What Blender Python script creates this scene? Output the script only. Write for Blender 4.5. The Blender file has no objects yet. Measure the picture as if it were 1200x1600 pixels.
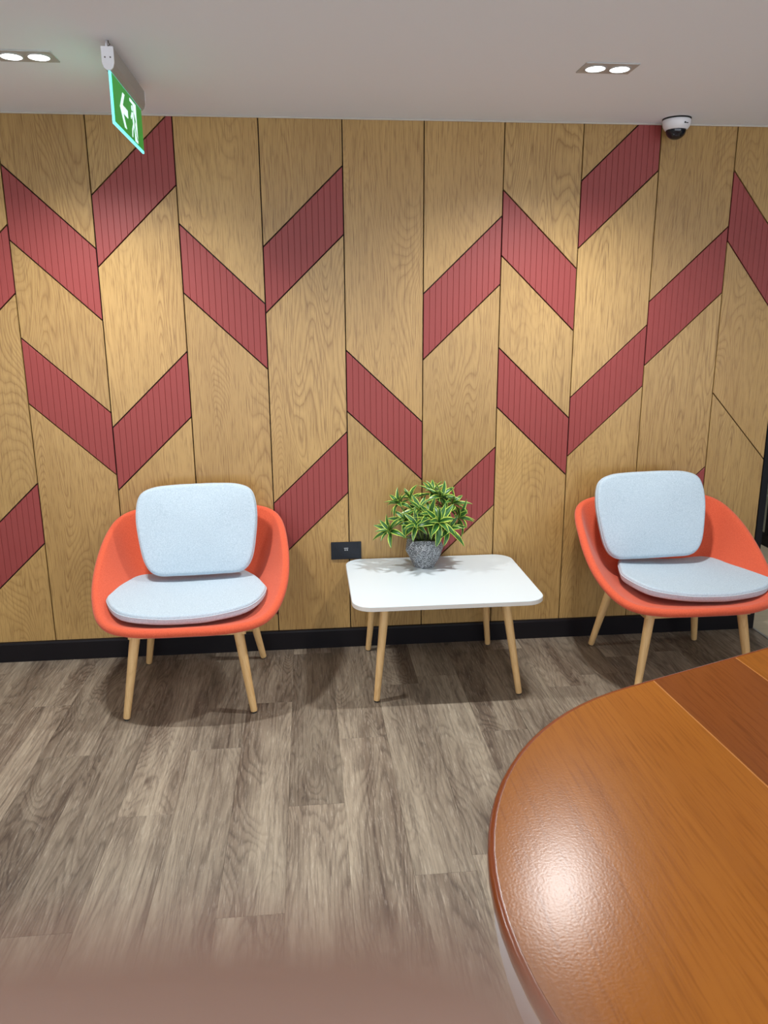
import bpy, bmesh, math, random
from mathutils import Vector, Matrix, noise
random.seed(7)
PI = math.pi
SC = bpy.context.scene
COL = SC.collection

# ------------------------------------------------------------------ camera
cam_d = bpy.data.cameras.new('camera')
cam = bpy.data.objects.new('camera', cam_d)
COL.objects.link(cam)
SC.camera = cam
CAM = Vector((0.8852, -3.5950, 1.5880))
YAW, PITCH, ROLL = -0.09713, -0.24506, -0.006037
F_PX = 1205.7
_f = Vector((-math.sin(YAW) * math.cos(PITCH), math.cos(YAW) * math.cos(PITCH), math.sin(PITCH)))
_r = Vector((math.cos(YAW), math.sin(YAW), 0))
_u = _r.cross(_f)
CR = math.cos(ROLL) * _r + math.sin(ROLL) * _u
CU = -math.sin(ROLL) * _r + math.cos(ROLL) * _u
CF = _f
M = Matrix((CR, CU, -CF)).transposed().to_4x4()
M.translation = CAM
cam.matrix_world = M
cam_d.sensor_width = 36.0
cam_d.lens = F_PX / 1600 * 36.0
cam_d.clip_start = 0.003
cam_d.dof.use_dof = True
cam_d.dof.focus_distance = 3.1
cam_d.dof.aperture_fstop = 8.0

# ------------------------------------------------------------------ world, exposure
SC.view_settings.view_transform = 'Standard'
SC.view_settings.look = 'None'
SC.view_settings.gamma = 1.0
SC.view_settings.use_curve_mapping = False
SC.view_settings.exposure = 0.10
w = bpy.data.worlds.new('world')
SC.world = w
w.use_nodes = True
w.node_tree.nodes['Background'].inputs[0].default_value = (0.76, 0.82, 0.90, 1)
w.node_tree.nodes['Background'].inputs[1].default_value = 3.1
SC.cycles.max_bounces = 8
SC.cycles.diffuse_bounces = 5
SC.cycles.sample_clamp_indirect = 6.0
SPOT_W = 58.0          # each bulb of the near twin downlights
REAR_W = 40.0          # each added, unseen fixture that brightens the rest of the room
LAMP_COL = (0.99, 0.99, 0.975)

# ------------------------------------------------------------------ helpers
def tag(o, label=None, cat=None, group=None, kind=None):
    if label: o['label'] = label
    if cat: o['category'] = cat
    if group: o['group'] = group
    if kind: o['kind'] = kind
    return o

def empty(name, loc=(0, 0, 0), rz=0.0, parent=None):
    o = bpy.data.objects.new(name, None)
    COL.objects.link(o)
    o.location = loc
    o.rotation_euler = (0, 0, rz)
    o.empty_display_size = 0.05
    if parent: o.parent = parent
    return o

def mk(name, verts, faces, mat=None, parent=None, smooth=False, loc=None):
    me = bpy.data.meshes.new(name)
    me.from_pydata([tuple(v) for v in verts], [], faces)
    me.update()
    bm = bmesh.new(); bm.from_mesh(me)
    bmesh.ops.recalc_face_normals(bm, faces=bm.faces)
    bm.to_mesh(me); bm.free()
    if smooth:
        me.polygons.foreach_set('use_smooth', [True] * len(me.polygons))
    if mat: me.materials.append(mat)
    o = bpy.data.objects.new(name, me)
    COL.objects.link(o)
    if parent: o.parent = parent
    if loc: o.location = loc
    return o

class MB:
    """collects simple solids into one mesh"""
    def __init__(s): s.v = []; s.f = []
    def add(s, v, f):
        n = len(s.v); s.v += [tuple(p) for p in v]; s.f += [tuple(i + n for i in q) for q in f]
    def box(s, a, b, ch=0.0):
        (x0, y0, z0), (x1, y1, z1) = a, b
        if ch <= 0:
            v = [(x, y, z) for x in (x0, x1) for y in (y0, y1) for z in (z0, z1)]
            s.add(v, [(0, 1, 3, 2), (4, 6, 7, 5), (0, 4, 5, 1), (2, 3, 7, 6), (0, 2, 6, 4), (1, 5, 7, 3)])
            return
        bm = bmesh.new()
        bmesh.ops.create_cube(bm, size=1)
        for q in bm.verts:
            q.co = ((x0 + x1) / 2 + q.co.x * (x1 - x0), (y0 + y1) / 2 + q.co.y * (y1 - y0), (z0 + z1) / 2 + q.co.z * (z1 - z0))
        bmesh.ops.bevel(bm, geom=list(bm.edges), offset=ch, segments=2, affect='EDGES', profile=0.6)
        bm.verts.index_update()
        s.add([q.co[:] for q in bm.verts], [tuple(x.index for x in f.verts) for f in bm.faces])
        bm.free()
    def tube(s, pts, rad, n=12, cap=True, closed=False):
        pts = [Vector(p) for p in pts]
        m = len(pts)
        if not hasattr(rad, '__len__'): rad = [rad] * m
        ref = Vector((0, 0, 1)); vs = []
        for i, p in enumerate(pts):
            if closed: t = pts[(i + 1) % m] - pts[i - 1]
            else: t = pts[min(i + 1, m - 1)] - pts[max(i - 1, 0)]
            t.normalize()
            if i == 0:
                a = t.cross(ref)
                if a.length < 1e-3: a = t.cross(Vector((0, 1, 0)))
            else:
                a = a - t * a.dot(t)
            a.normalize(); b = t.cross(a)
            vs += [p + rad[i] * (math.cos(2 * PI * k / n) * a + math.sin(2 * PI * k / n) * b) for k in range(n)]
        fs = []
        for i in range(m if closed else m - 1):
            j = (i + 1) % m
            for k in range(n):
                l = (k + 1) % n
                fs.append((i * n + k, i * n + l, j * n + l, j * n + k))
        if cap and not closed:
            fs.append(tuple(range(n - 1, -1, -1))); fs.append(tuple(range((m - 1) * n, m * n)))
        s.add(vs, fs)
    def lathe(s, prof, c=(0, 0, 0), n=32, sx=1.0, sy=1.0):
        vs = []
        for r, z in prof:
            vs += [(c[0] + sx * r * math.cos(2 * PI * k / n), c[1] + sy * r * math.sin(2 * PI * k / n), c[2] + z) for k in range(n)]
        fs = []
        for i in range(len(prof) - 1):
            for k in range(n):
                l = (k + 1) % n
                fs.append((i * n + k, i * n + l, (i + 1) * n + l, (i + 1) * n + k))
        fs.append(tuple(range(n - 1, -1, -1))); fs.append(tuple(range((len(prof) - 1) * n, len(prof) * n)))
        s.add(vs, fs)
    def build(s, name, mat, parent=None, smooth=False, loc=None):
        return mk(name, s.v, s.f, mat, parent, smooth, loc)

def smooth_angle(o, deg=35):
    me = o.data
    me.polygons.foreach_set('use_smooth', [True] * len(me.polygons))
    bm = bmesh.new(); bm.from_mesh(me)
    for e in bm.edges:
        if len(e.link_faces) == 2 and e.calc_face_angle(0) > math.radians(deg): e.smooth = False
    bm.to_mesh(me); bm.free()
    return o

def clip(poly, a, b, c):
    """keep a*x + b*y <= c"""
    out = []
    for i in range(len(poly)):
        p, q = poly[i - 1], poly[i]
        dp = a * p[0] + b * p[1] - c; dq = a * q[0] + b * q[1] - c
        if (dp > 1e-9) != (dq > 1e-9):
            t = dp / (dp - dq)
            out.append((p[0] + t * (q[0] - p[0]), p[1] + t * (q[1] - p[1])))
        if dq <= 1e-9: out.append(q)
    # drop repeated points
    res = []
    for p in out:
        if not res or math.dist(p, res[-1]) > 1e-4: res.append(p)
    if len(res) > 1 and math.dist(res[0], res[-1]) < 1e-4: res.pop()
    return res if len(res) > 2 else []

def area(poly):
    return 0.5 * sum(poly[i - 1][0] * poly[i][1] - poly[i][0] * poly[i - 1][1] for i in range(len(poly)))

def inset(poly, d):
    """shrink a convex polygon by d (clip against each shifted edge)"""
    if area(poly) < 0: poly = poly[::-1]
    out = list(poly)
    for i in range(len(poly)):
        p, q = poly[i - 1], poly[i]
        ex, ey = q[0] - p[0], q[1] - p[1]
        L = math.hypot(ex, ey)
        if L < 1e-6: continue
        nx, ny = ey / L, -ex / L          # outward for ccw
        out = clip(out, nx, ny, nx * p[0] + ny * p[1] - d)
        if not out: return []
    return out

def prism(poly, to3, depth0, depth1, ch):
    """front (depth0) chamfered, back at depth1; to3(u, v, depth) -> xyz"""
    if area(poly) < 0: poly = poly[::-1]
    n = len(poly)
    top = inset(poly, ch) if ch > 0 else poly
    if len(top) != n: top = None
    v = []; f = []
    if top is None or ch <= 0:
        v = [to3(*p, depth0) for p in poly] + [to3(*p, depth1) for p in poly]
        f = [tuple(range(n)), tuple(range(2 * n - 1, n - 1, -1))]
        f += [(i, n + i, n + (i + 1) % n, (i + 1) % n) for i in range(n)]
    else:
        # align start vertices
        k = min(range(n), key=lambda j: math.dist(top[j], poly[0]))
        top = top[k:] + top[:k]
        s = 1 if depth1 > depth0 else -1
        v = [to3(*p, depth0) for p in top] + [to3(*p, depth0 + s * ch) for p in poly] + [to3(*p, depth1) for p in poly]
        f = [tuple(range(n)), tuple(range(3 * n - 1, 2 * n - 1, -1))]
        for a in (0, n):
            f += [(a + i, a + n + i, a + n + (i + 1) % n, a + (i + 1) % n) for i in range(n)]
    return v, f

# ------------------------------------------------------------------ materials
def sr(r, g, b):
    def l(c):
        c /= 255.0
        return c / 12.92 if c <= 0.04045 else ((c + 0.055) / 1.055) ** 2.4
    return (l(r), l(g), l(b), 1.0)

class NT:
    def __init__(s, name):
        s.m = bpy.data.materials.new(name); s.m.use_nodes = True
        s.t = s.m.node_tree; s.n = s.t.nodes; s.b = s.n['Principled BSDF']
        s.co = s.n.new('ShaderNodeTexCoord')
    def link(s, a, b): s.t.links.new(a, b)
    def put(s, sock, v):
        if hasattr(v, 'is_output'): s.link(v, sock)
        else: sock.default_value = v
    def mapping(s, scale, src=None, loc=None, rot=None):
        m = s.n.new('ShaderNodeMapping')
        s.link(src or s.co.outputs['Object'], m.inputs[0])
        m.inputs['Scale'].default_value = scale
        if rot: m.inputs['Rotation'].default_value = rot
        if loc is not None: s.put(m.inputs['Location'], loc)
        return m.outputs[0]
    def noise(s, vec, scale=1, detail=2, rough=0.5, dist=0.0):
        n = s.n.new('ShaderNodeTexNoise')
        s.link(vec, n.inputs['Vector'])
        n.inputs['Scale'].default_value = scale; n.inputs['Detail'].default_value = detail
        n.inputs['Roughness'].default_value = rough; n.inputs['Distortion'].default_value = dist
        return n.outputs[0]
    def math(s, op, a, b=None, clampit=False):
        n = s.n.new('ShaderNodeMath'); n.operation = op; n.use_clamp = clampit
        s.put(n.inputs[0], a)
        if b is not None: s.put(n.inputs[1], b)
        return n.outputs[0]
    def ramp(s, fac, stops, interp='LINEAR'):
        n = s.n.new('ShaderNodeValToRGB'); n.color_ramp.interpolation = interp
        e = n.color_ramp.elements
        while len(e) < len(stops): e.new(0.5)
        for i, (p, c) in enumerate(stops):
            e[i].position = p; e[i].color = c if len(c) == 4 else (*c, 1)
        s.put(n.inputs[0], fac)
        return n.outputs[0]
    def mix(s, fac, a, b, mode='MIX'):
        n = s.n.new('ShaderNodeMix'); n.data_type = 'RGBA'; n.blend_type = mode
        s.put(n.inputs[0], fac); s.put(n.inputs[6], a); s.put(n.inputs[7], b)
        return n.outputs[2]
    def rand(s):
        return s.n.new('ShaderNodeObjectInfo').outputs['Random']
    def randvec(s, k=40.0):
        r = s.rand()
        c = s.n.new('ShaderNodeCombineXYZ')
        s.link(s.math('MULTIPLY', r, k), c.inputs[0])
        s.link(s.math('MULTIPLY', r, k * 1.7), c.inputs[1])
        s.link(s.math('MULTIPLY', r, k * 2.3), c.inputs[2])
        return c.outputs[0]
    def bump(s, h, strength=0.2, dist=0.001):
        n = s.n.new('ShaderNodeBump'); n.inputs['Strength'].default_value = strength
        n.inputs['Distance'].default_value = dist
        s.link(h, n.inputs['Height']); s.link(n.outputs[0], s.b.inputs['Normal'])
    def out(s, color=None, rough=None, **kw):
        if color is not None: s.put(s.b.inputs['Base Color'], color)
        if rough is not None: s.put(s.b.inputs['Roughness'], rough)
        for k, v in kw.items(): s.put(s.b.inputs[k.replace('_', ' ')], v)
        return s.m

def plain(name, col, rough=0.5, **kw):
    return NT(name).out(col, rough, **kw)

def m_wood(name, along, light, dark, pore, cross=3.2, lon=0.55, rings=26, rough=0.38, tone=0.10,
           contrast=0.85, pores=0.7, bump=0.25, coat=0.0, fine=1.0, world=False):
    """along: axis index of the grain. Contours of a stretched noise give cathedral figure."""
    t = NT(name)
    rv = t.randvec()
    def sc(c, l):
        v = [c, c, c]; v[along] = l; return tuple(v)
    base = t.mapping(sc(cross, lon), loc=rv)
    n1 = t.noise(base, 1.0, 1.2, 0.45, 0.35)
    sep = t.n.new('ShaderNodeSeparateXYZ'); t.link(t.co.outputs['Object'], sep.inputs[0])
    ax = sep.outputs[0] if along != 0 else sep.outputs[1]
    v = t.math('ADD', t.math('MULTIPLY', n1, float(rings)), t.math('MULTIPLY', ax, 6.0))
    n2 = t.noise(t.mapping(sc(60 * fine, 3.0), loc=rv), 1.0, 3, 0.6)
    v = t.math('ADD', v, t.math('MULTIPLY', n2, 0.55))
    saw = t.math('FRACT', v)
    ringv = t.ramp(saw, [(0.0, (0, 0, 0)), (0.12, (.55, .55, .55)), (0.55, (1, 1, 1)), (0.86, (.75, .75, .75)), (1.0, (0, 0, 0))])
    # figure is strong in places and faint elsewhere
    zone = t.noise(t.mapping(sc(4.0, 0.8), loc=rv), 1.0, 2)
    zone = t.ramp(zone, [(0.35, (.25, .25, .25)), (0.65, (1, 1, 1))])
    fac = t.math('MULTIPLY', t.math('MULTIPLY', t.math('SUBTRACT', 1.0, ringv), zone), contrast, True)
    col = t.mix(fac, light, dark)
    # broad soft tone
    big = t.noise(t.mapping(sc(2.2, 0.6), loc=rv), 1.0, 3)
    col = t.mix(t.ramp(big, [(0.35, (0, 0, 0)), (0.7, (.45, .45, .45))]), col, dark)
    # pores / fine fibres
    p = t.noise(t.mapping(sc(260 * fine, 9 * fine), loc=rv), 1.0, 2, 0.7)
    pr = t.ramp(p, [(0.50, (0, 0, 0)), (0.68, (1, 1, 1))])
    col = t.mix(t.math('MULTIPLY', pr, pores), col, pore)
    # per-piece tone
    hs = t.n.new('ShaderNodeHueSaturation'); t.link(col, hs.inputs['Color'])
    r2 = t.math('FRACT', t.math('MULTIPLY', t.rand(), 91.7))
    t.link(t.math('ADD', t.math('MULTIPLY', r2, 2 * tone), 1.0 - tone), hs.inputs['Value'])
    t.bump(t.math('ADD', t.math('MULTIPLY', pr, -0.6), t.math('MULTIPLY', ringv, 0.4)), bump, 0.0006)
    t.out(hs.outputs[0], rough)
    if coat: t.b.inputs['Coat Weight'].default_value = coat; t.b.inputs['Coat Roughness'].default_value = 0.12
    return t.m

def m_fabric(name, c1, c2, scale=700, bump=0.5, rough=0.95):
    t = NT(name)
    n = t.noise(t.mapping((1, 1, 1)), scale, 2, 0.7)
    n2 = t.noise(t.mapping((1, 1, 1)), 220, 2, 0.6)
    m = t.math('ADD', t.math('MULTIPLY', n, 0.6), t.math('MULTIPLY', n2, 0.4))
    col = t.mix(t.ramp(m, [(0.38, (0, 0, 0)), (0.62, (1, 1, 1))]), c1, c2)
    t.bump(m, bump, 0.0012)
    t.out(col, rough)
    t.b.inputs['Sheen Weight'].default_value = 0.15
    return t.m

OAK = m_wood('oak_panel', 2, sr(184, 149, 91), sr(140, 104, 56), sr(122, 88, 46), cross=5.0, lon=0.75, rings=52,
             rough=0.33, tone=0.06, contrast=0.85, pores=0.7, bump=0.35)
ASH = m_wood('ash_leg', 2, sr(224, 186, 130), sr(190, 146, 88), sr(180, 135, 80), cross=30, lon=3.0, rings=9,
             rough=0.45, tone=0.03, contrast=0.7, pores=0.35, bump=0.15, fine=1.4)
DESK = m_wood('varnished_board', 1, sr(158, 96, 34), sr(134, 76, 25), sr(116, 62, 20), cross=7, lon=0.5, rings=14,
              rough=0.23, tone=0.04, contrast=0.42, pores=0.42, bump=0.0, fine=0.8)
DESKD = m_wood('varnished_board_dark', 1, sr(132, 74, 32), sr(110, 58, 24), sr(92, 46, 18), cross=7, lon=0.5, rings=14,
              rough=0.23, tone=0.03, contrast=0.42, pores=0.42, bump=0.0, fine=0.8)
INLAY = plain('pale_inlay', sr(182, 118, 54), 0.3)
def desk_bump(m):
    t = m.node_tree
    b = t.nodes['Bump'] if 'Bump' in t.nodes else None
    co = t.nodes.new('ShaderNodeTexCoord'); n = t.nodes.new('ShaderNodeTexNoise'); n.inputs['Scale'].default_value = 230
    n.inputs['Detail'].default_value = 1
    t.links.new(co.outputs['Object'], n.inputs['Vector'])
    b.inputs['Strength'].default_value = 0.45; b.inputs['Distance'].default_value = 0.0003
    t.nodes['Principled BSDF'].inputs['Specular IOR Level'].default_value = 0.2
    t.links.new(n.outputs[0], b.inputs['Height'])
desk_bump(DESK); desk_bump(DESKD)
RIM = plain('varnished_rim', sr(124, 58, 24), 0.22)
CREAM = plain('cream_edge', sr(225, 200, 165), 0.5)
WHITE = plain('white_laminate_apron', sr(215, 212, 215), 0.5)

def m_floor():
    t = NT('grey_oak_vinyl')
    rv = t.randvec(60)
    sc = lambda c, l: (c, l, c)
    n1 = t.noise(t.mapping(sc(6.0, 1.0), loc=rv), 1.0, 1.5, 0.5, 0.5)
    v = t.math('MULTIPLY', n1, 26.0)
    n2 = t.noise(t.mapping(sc(70, 4.0), loc=rv), 1.0, 3, 0.65)
    v = t.math('ADD', v, t.math('MULTIPLY', n2, 0.9))
    saw = t.math('FRACT', v)
    ring = t.ramp(saw, [(0, (1, 1, 1)), (0.35, (.2, .2, .2)), (0.8, (.1, .1, .1)), (1, (1, 1, 1))])
    big = t.noise(t.mapping(sc(7.0, 0.9), loc=rv), 1.0, 4, 0.6, 0.6)
    bigr = t.ramp(big, [(0.36, (0, 0, 0)), (0.66, (1, 1, 1))])
    light = sr(160, 147, 127); mid = sr(108, 93, 78); dark = sr(64, 51, 42)
    col = t.mix(bigr, light, mid)
    col = t.mix(t.math('MULTIPLY', ring, t.math('ADD', t.math('MULTIPLY', bigr, 0.6), 0.2)), col, dark)
    streak = t.noise(t.mapping(sc(110, 4.5), loc=rv), 1.0, 6, 0.75, 0.5)
    col = t.mix(t.ramp(streak, [(0.48, (0, 0, 0)), (0.66, (.6, .6, .6))]), col, dark)
    pale = t.noise(t.mapping(sc(200, 13.0), loc=rv), 1.0, 4, 0.75)
    col = t.mix(t.ramp(pale, [(0.54, (0, 0, 0)), (0.70, (.4, .4, .4))]), col, sr(205, 194, 176))
    # knots: dark stretched spots
    vo = t.n.new('ShaderNodeTexVoronoi'); t.link(t.mapping(sc(5.3, 2.1), loc=rv), vo.inputs['Vector'])
    vo.inputs['Scale'].default_value = 1.0
    kn = t.ramp(vo.outputs['Distance'], [(0.02, (.8, .8, .8)), (0.085, (0, 0, 0))])
    col = t.mix(kn, col, sr(70, 54, 44))
    hs = t.n.new('ShaderNodeHueSaturation'); t.link(col, hs.inputs['Color'])
    r2 = t.math('FRACT', t.math('MULTIPLY', t.rand(), 53.3))
    t.link(t.math('ADD', t.math('MULTIPLY', r2, 0.34), 0.86), hs.inputs['Value'])
    hs.inputs['Saturation'].default_value = 0.95
    t.bump(t.math('ADD', streak, pale), 0.3, 0.0006)
    return t.out(hs.outputs[0], 0.52)
FLOOR = m_floor()
PALE = m_wood('pale_oak_floor', 0, sr(205, 192, 165), sr(178, 160, 130), sr(165, 148, 118), cross=4, lon=0.7, rings=10,
              rough=0.45, tone=0.06, contrast=0.4, pores=0.3)
RED = None
def m_red():
    t = NT('red_painted_slat')
    n = t.noise(t.mapping((1, 1, 1)), 900, 2)
    t.bump(n, 0.15, 0.0005)
    return t.out(t.mix(t.noise(t.mapping((3, 3, 3)), 1), sr(138, 54, 51), sr(144, 59, 55)), 0.5)
RED = m_red()
REDBACK = plain('red_groove', sr(92, 33, 33), 0.7)
BLACK = plain('black_substrate', (0.012, 0.010, 0.010, 1), 0.8)
SKIRT = plain('black_skirting', (0.008, 0.0065, 0.008, 1), 0.38, Specular_IOR_Level=0.2)
SEAL = plain('dark_seal', (0.006, 0.006, 0.008, 1), 0.5, Specular_IOR_Level=0.2)
CEIL = plain('white_ceiling_paint', sr(234, 240, 248), 0.9)
PAINT = plain('off_white_wall_paint', sr(215, 210, 204), 0.85)
ORANGE = m_fabric('orange_wool', sr(200, 76, 46), sr(220, 98, 64), 650, 0.4)
SEAM = plain('orange_seam', sr(190, 62, 36), 0.9)
BLUE = m_fabric('pale_blue_grey_fabric', sr(160, 180, 194), sr(196, 211, 221), 620, 0.55)
GREYP = m_fabric('pale_grey_piping', sr(170, 184, 194), sr(196, 208, 216), 620, 0.4)
TABW = plain('white_table_laminate', sr(214, 226, 232), 0.35)
TABE = plain('table_edge_band', sr(214, 208, 200), 0.5)
RUB = plain('black_rubber', (0.015, 0.015, 0.015, 1), 0.7)
SOCK = plain('matt_black_socket', (0.009, 0.012, 0.018, 1), 0.45, Specular_IOR_Level=0.3)
SOCKD = plain('socket_hole', (0.002, 0.002, 0.003, 1), 0.6)
PRINT = plain('grey_print', sr(170, 172, 175), 0.6)
STEEL = plain('satin_steel', sr(190, 188, 184), 0.35, Metallic=0.8)
PLATE = plain('brushed_plate', sr(176, 176, 174), 0.4)
GREYM = plain('grey_housing', sr(170, 166, 162), 0.5)
WPL = plain('white_plastic', sr(226, 226, 230), 0.4)
DOME = plain('smoked_dome', (0.010, 0.011, 0.016, 1), 0.06)
METAL = plain('dark_metal', (0.12, 0.11, 0.10, 1), 0.4, Metallic=0.8)

def emis(name, col, s):
    t = NT(name); t.b.inputs['Emission Color'].default_value = col; t.b.inputs['Emission Strength'].default_value = s
    return t.out(col, 0.4)
LENS = emis('lit_lens', (0.93, 0.97, 1.0, 1), 9.0)
SIGNG = emis('sign_green', sr(36, 132, 48), 0.75)
SIGNW = emis('sign_white', sr(214, 240, 240), 0.9)
SIGNE = emis('sign_glow_edge', sr(120, 236, 240), 1.05)

def m_stone():
    t = NT('speckled_stone')
    n = t.noise(t.mapping((1, 1, 1)), 230, 2, 0.9)
    col = t.ramp(n, [(0.40, sr(44, 46, 48)), (0.5, sr(112, 115, 118)), (0.60, sr(196, 199, 202))])
    t.bump(n, 0.6, 0.002)
    return t.out(col, 0.8)
STONE = m_stone()
SOIL = plain('dark_soil', sr(42, 36, 26), 0.95)
STEM = plain('green_stem', sr(92, 110, 52), 0.7)

def m_leaf():
    t = NT('variegated_leaf')
    uv = t.n.new('ShaderNodeUVMap'); sep = t.n.new('ShaderNodeSeparateXYZ'); t.link(uv.outputs[0], sep.inputs[0])
    d = t.math('ABSOLUTE', t.math('SUBTRACT', sep.outputs[0], 0.5))
    n = t.noise(t.mapping((1, 1, 1)), 90, 2)
    d = t.math('ADD', d, t.math('MULTIPLY', t.math('SUBTRACT', n, 0.5), 0.10))
    col = t.ramp(d, [(0.0, sr(104, 150, 84)), (0.04, sr(40, 88, 40)), (0.35, sr(56, 108, 44)), (0.40, sr(190, 214, 90)), (0.5, sr(206, 224, 104))])
    t.out(col, 0.35)
    t.b.inputs['Subsurface Weight'].default_value = 0.0
    return t.m
LEAF = m_leaf()

def m_skin():
    t = NT('skin')
    n = t.noise(t.mapping((1, 1, 1)), 60, 3)
    t.out(t.mix(n, sr(156, 122, 106), sr(168, 134, 116)), 0.5)
    t.b.inputs['Subsurface Weight'].default_value = 0.1
    t.b.inputs['Subsurface Radius'].default_value = (0.01, 0.004, 0.002)
    return t.m
SKIN = m_skin()
NAIL = plain('nail', sr(224, 178, 160), 0.3)
def m_glass():
    t = NT('glass')
    t.b.inputs['Transmission Weight'].default_value = 1.0
    t.b.inputs['IOR'].default_value = 1.45
    return t.out((0.86, 0.93, 0.9, 1), 0.0)
GLASS = m_glass()
DARKW = plain('dark_far_wall', sr(84, 88, 82), 0.7)  # dark greenish reflection of the glass, put into this wall's colour

# ================================================================== SETTING
W = 0.355
H = 2.42
XL, XR, YF = -6 * W, 3.165, -6.0
KX = 3.142
HX, HY = 6.2, 4.0          # how far the space beyond the opening goes

# back wall : dark substrate with the panels as parts
b = MB(); b.box((XL, 0.018, 0), (XR, 0.12, H))
wall_back = tag(b.build('wall_back', BLACK), kind='structure')

cols = {  # column index : strips (zl, zr of the top line, zl, zr of the bottom line), S = seam only
    -6: [(1.452, 1.116, 1.173, .837)], -5: [(.742, 1.078, .455, .791), (1.897, 2.233, 1.615, 1.951)],
    -4: [(2.142, 1.806, 1.864, 1.528)], -3: [(1.99, 1.654, 1.705, 1.369), (.95, .614, .66, .324)],
    -2: [(1.650, 1.986, 1.369, 1.705), (.533, .869, .246, .582)],
    -1: [(2.223, 1.887, 1.923, 1.587), (1.519, 1.183, 1.232, .896)],
    0: [(2.103, 2.439, 1.811, 2.147), (1.116, 1.453, .824, 1.160)],
    1: [(1.993, 1.656, 1.705, 1.368), (.799, .463, .514, .178)],
    2: [(1.897, 2.233, 1.615, 1.951), (.742, 1.078, .450, .786)],
    3: [(1.452, 1.115, 1.173, .837)],
    4: [(1.697, 2.033, 1.402, 1.739), (.655, .991, .369, .705)],
    5: [(2.142, 1.805, 1.864, 1.528), (1.457, 1.121, 1.180, .843)],
    6: [(2.181, 2.517, 1.893, 2.229), (1.219, 1.555, .934, 1.270)],
    7: [(1.658, 1.994, 1.364, 1.700), (.534, .870, .247, .583)],
    8: [(2.234, 1.870, 1.931, 1.556), ('S', 1.233, .897)],
}
GAP = 0.0024
wto3 = lambda u, v, d: (u, d, v)
def wall_piece(poly, name, mat, parent, depth0=0.0, ch=0.0006, gap=GAP, back=0.0175):
    poly = inset(poly, gap)
    if len(poly) < 3 or abs(area(poly)) < 2e-5: return None
    v, f = prism(poly, wto3, depth0, back, ch)
    return mk(name, v, f, mat, parent)
for i, strips in cols.items():
    x0 = i * W; x1 = (i + 1) * W if i < 8 else KX
    cuts = [(3.2, 3.2)]
    kinds = []
    for s in sorted(strips, key=lambda q: -(q[1] if q[0] == 'S' else q[0])):
        if s[0] == 'S':
            kinds.append('oak'); cuts.append((s[1], s[2]))
        else:
            kinds += ['oak', 'red']; cuts += [(s[0], s[1]), (s[2], s[3])]
    kinds.append('oak'); cuts.append((0.02, 0.02))
    for k, kd in enumerate(kinds):
        (tl, tr), (bl, br) = cuts[k], cuts[k + 1]
        poly = clip([(x0, bl), (x1, br), (x1, tr), (x0, tl)], 0, 1, H - 0.001)
        if not poly: continue
        if kd == 'oak':
            wall_piece(poly, 'oak_panel', OAK, wall_back)
        else:
            rp = wall_piece(poly, 'red_panel', REDBACK, wall_back, 0.0035, 0.0)
            if not rp: continue
            ns = 13 if i < 8 else 11
            inner = inset(poly, GAP)
            xa = min(q[0] for q in inner); xb = max(q[0] for q in inner)
            X0, X1 = x0 + GAP, x1 - GAP
            sw = (X1 - X0) / ns
            for s_ in range(ns):
                pc = clip(clip(inner, -1, 0, -(X0 + s_ * sw)), 1, 0, X0 + (s_ + 1) * sw)
                if len(pc) < 3 or abs(area(pc)) < 6e-5: continue
                pc = inset(pc, 0.0004)
                if len(pc) < 3: continue
                v, f = prism(pc, wto3, 0.0, 0.0035, 0.0008)
                mk('slat', v, f, RED, rp)

# skirting
b = MB()
prof = [(0.018, 0.0), (-0.016, 0.0), (-0.016, 0.088), (-0.012, 0.096), (-0.004, 0.098), (0.0, 0.098), (0.018, .098)]
vs = [(x, y - 0.0005, z) for x in (XL + 0.02, 3.178) for y, z in [(-0.0005, 0), (-0.016, 0), (-0.016, .088), (-0.012, .096), (-0.0005, .098)]]
n = 5
fs = [tuple(range(n)), tuple(range(2 * n - 1, n - 1, -1))] + [(k, n + k, n + (k + 1) % n, (k + 1) % n) for k in range(n)]
tag(mk('baseboard_back', vs, fs, SKIRT), kind='structure')

# cornice bead where the ceiling meets the panelling
b = MB(); b.box((XL + .01, -0.006, H - 0.006), (XR, -0.0005, H - 0.0005))
tag(b.build('trim_1', plain('cream_caulk', sr(190, 184, 174), .8)), kind='structure')
# dark vertical edge trim that ends the panelled wall
b = MB(); b.box((KX + 0.001, -0.004, 0.0985), (XR + 0.012, 0.125, H - .001), 0.001)
tag(b.build('trim_2', SEAL), kind='structure')
# metal threshold strip between the two floorings
b = MB(); b.box((3.172, -5.9, 0.0), (3.186, -0.018, 0.004), 0.0015)
tag(b.build('trim_3', STEEL), kind='structure')

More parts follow.
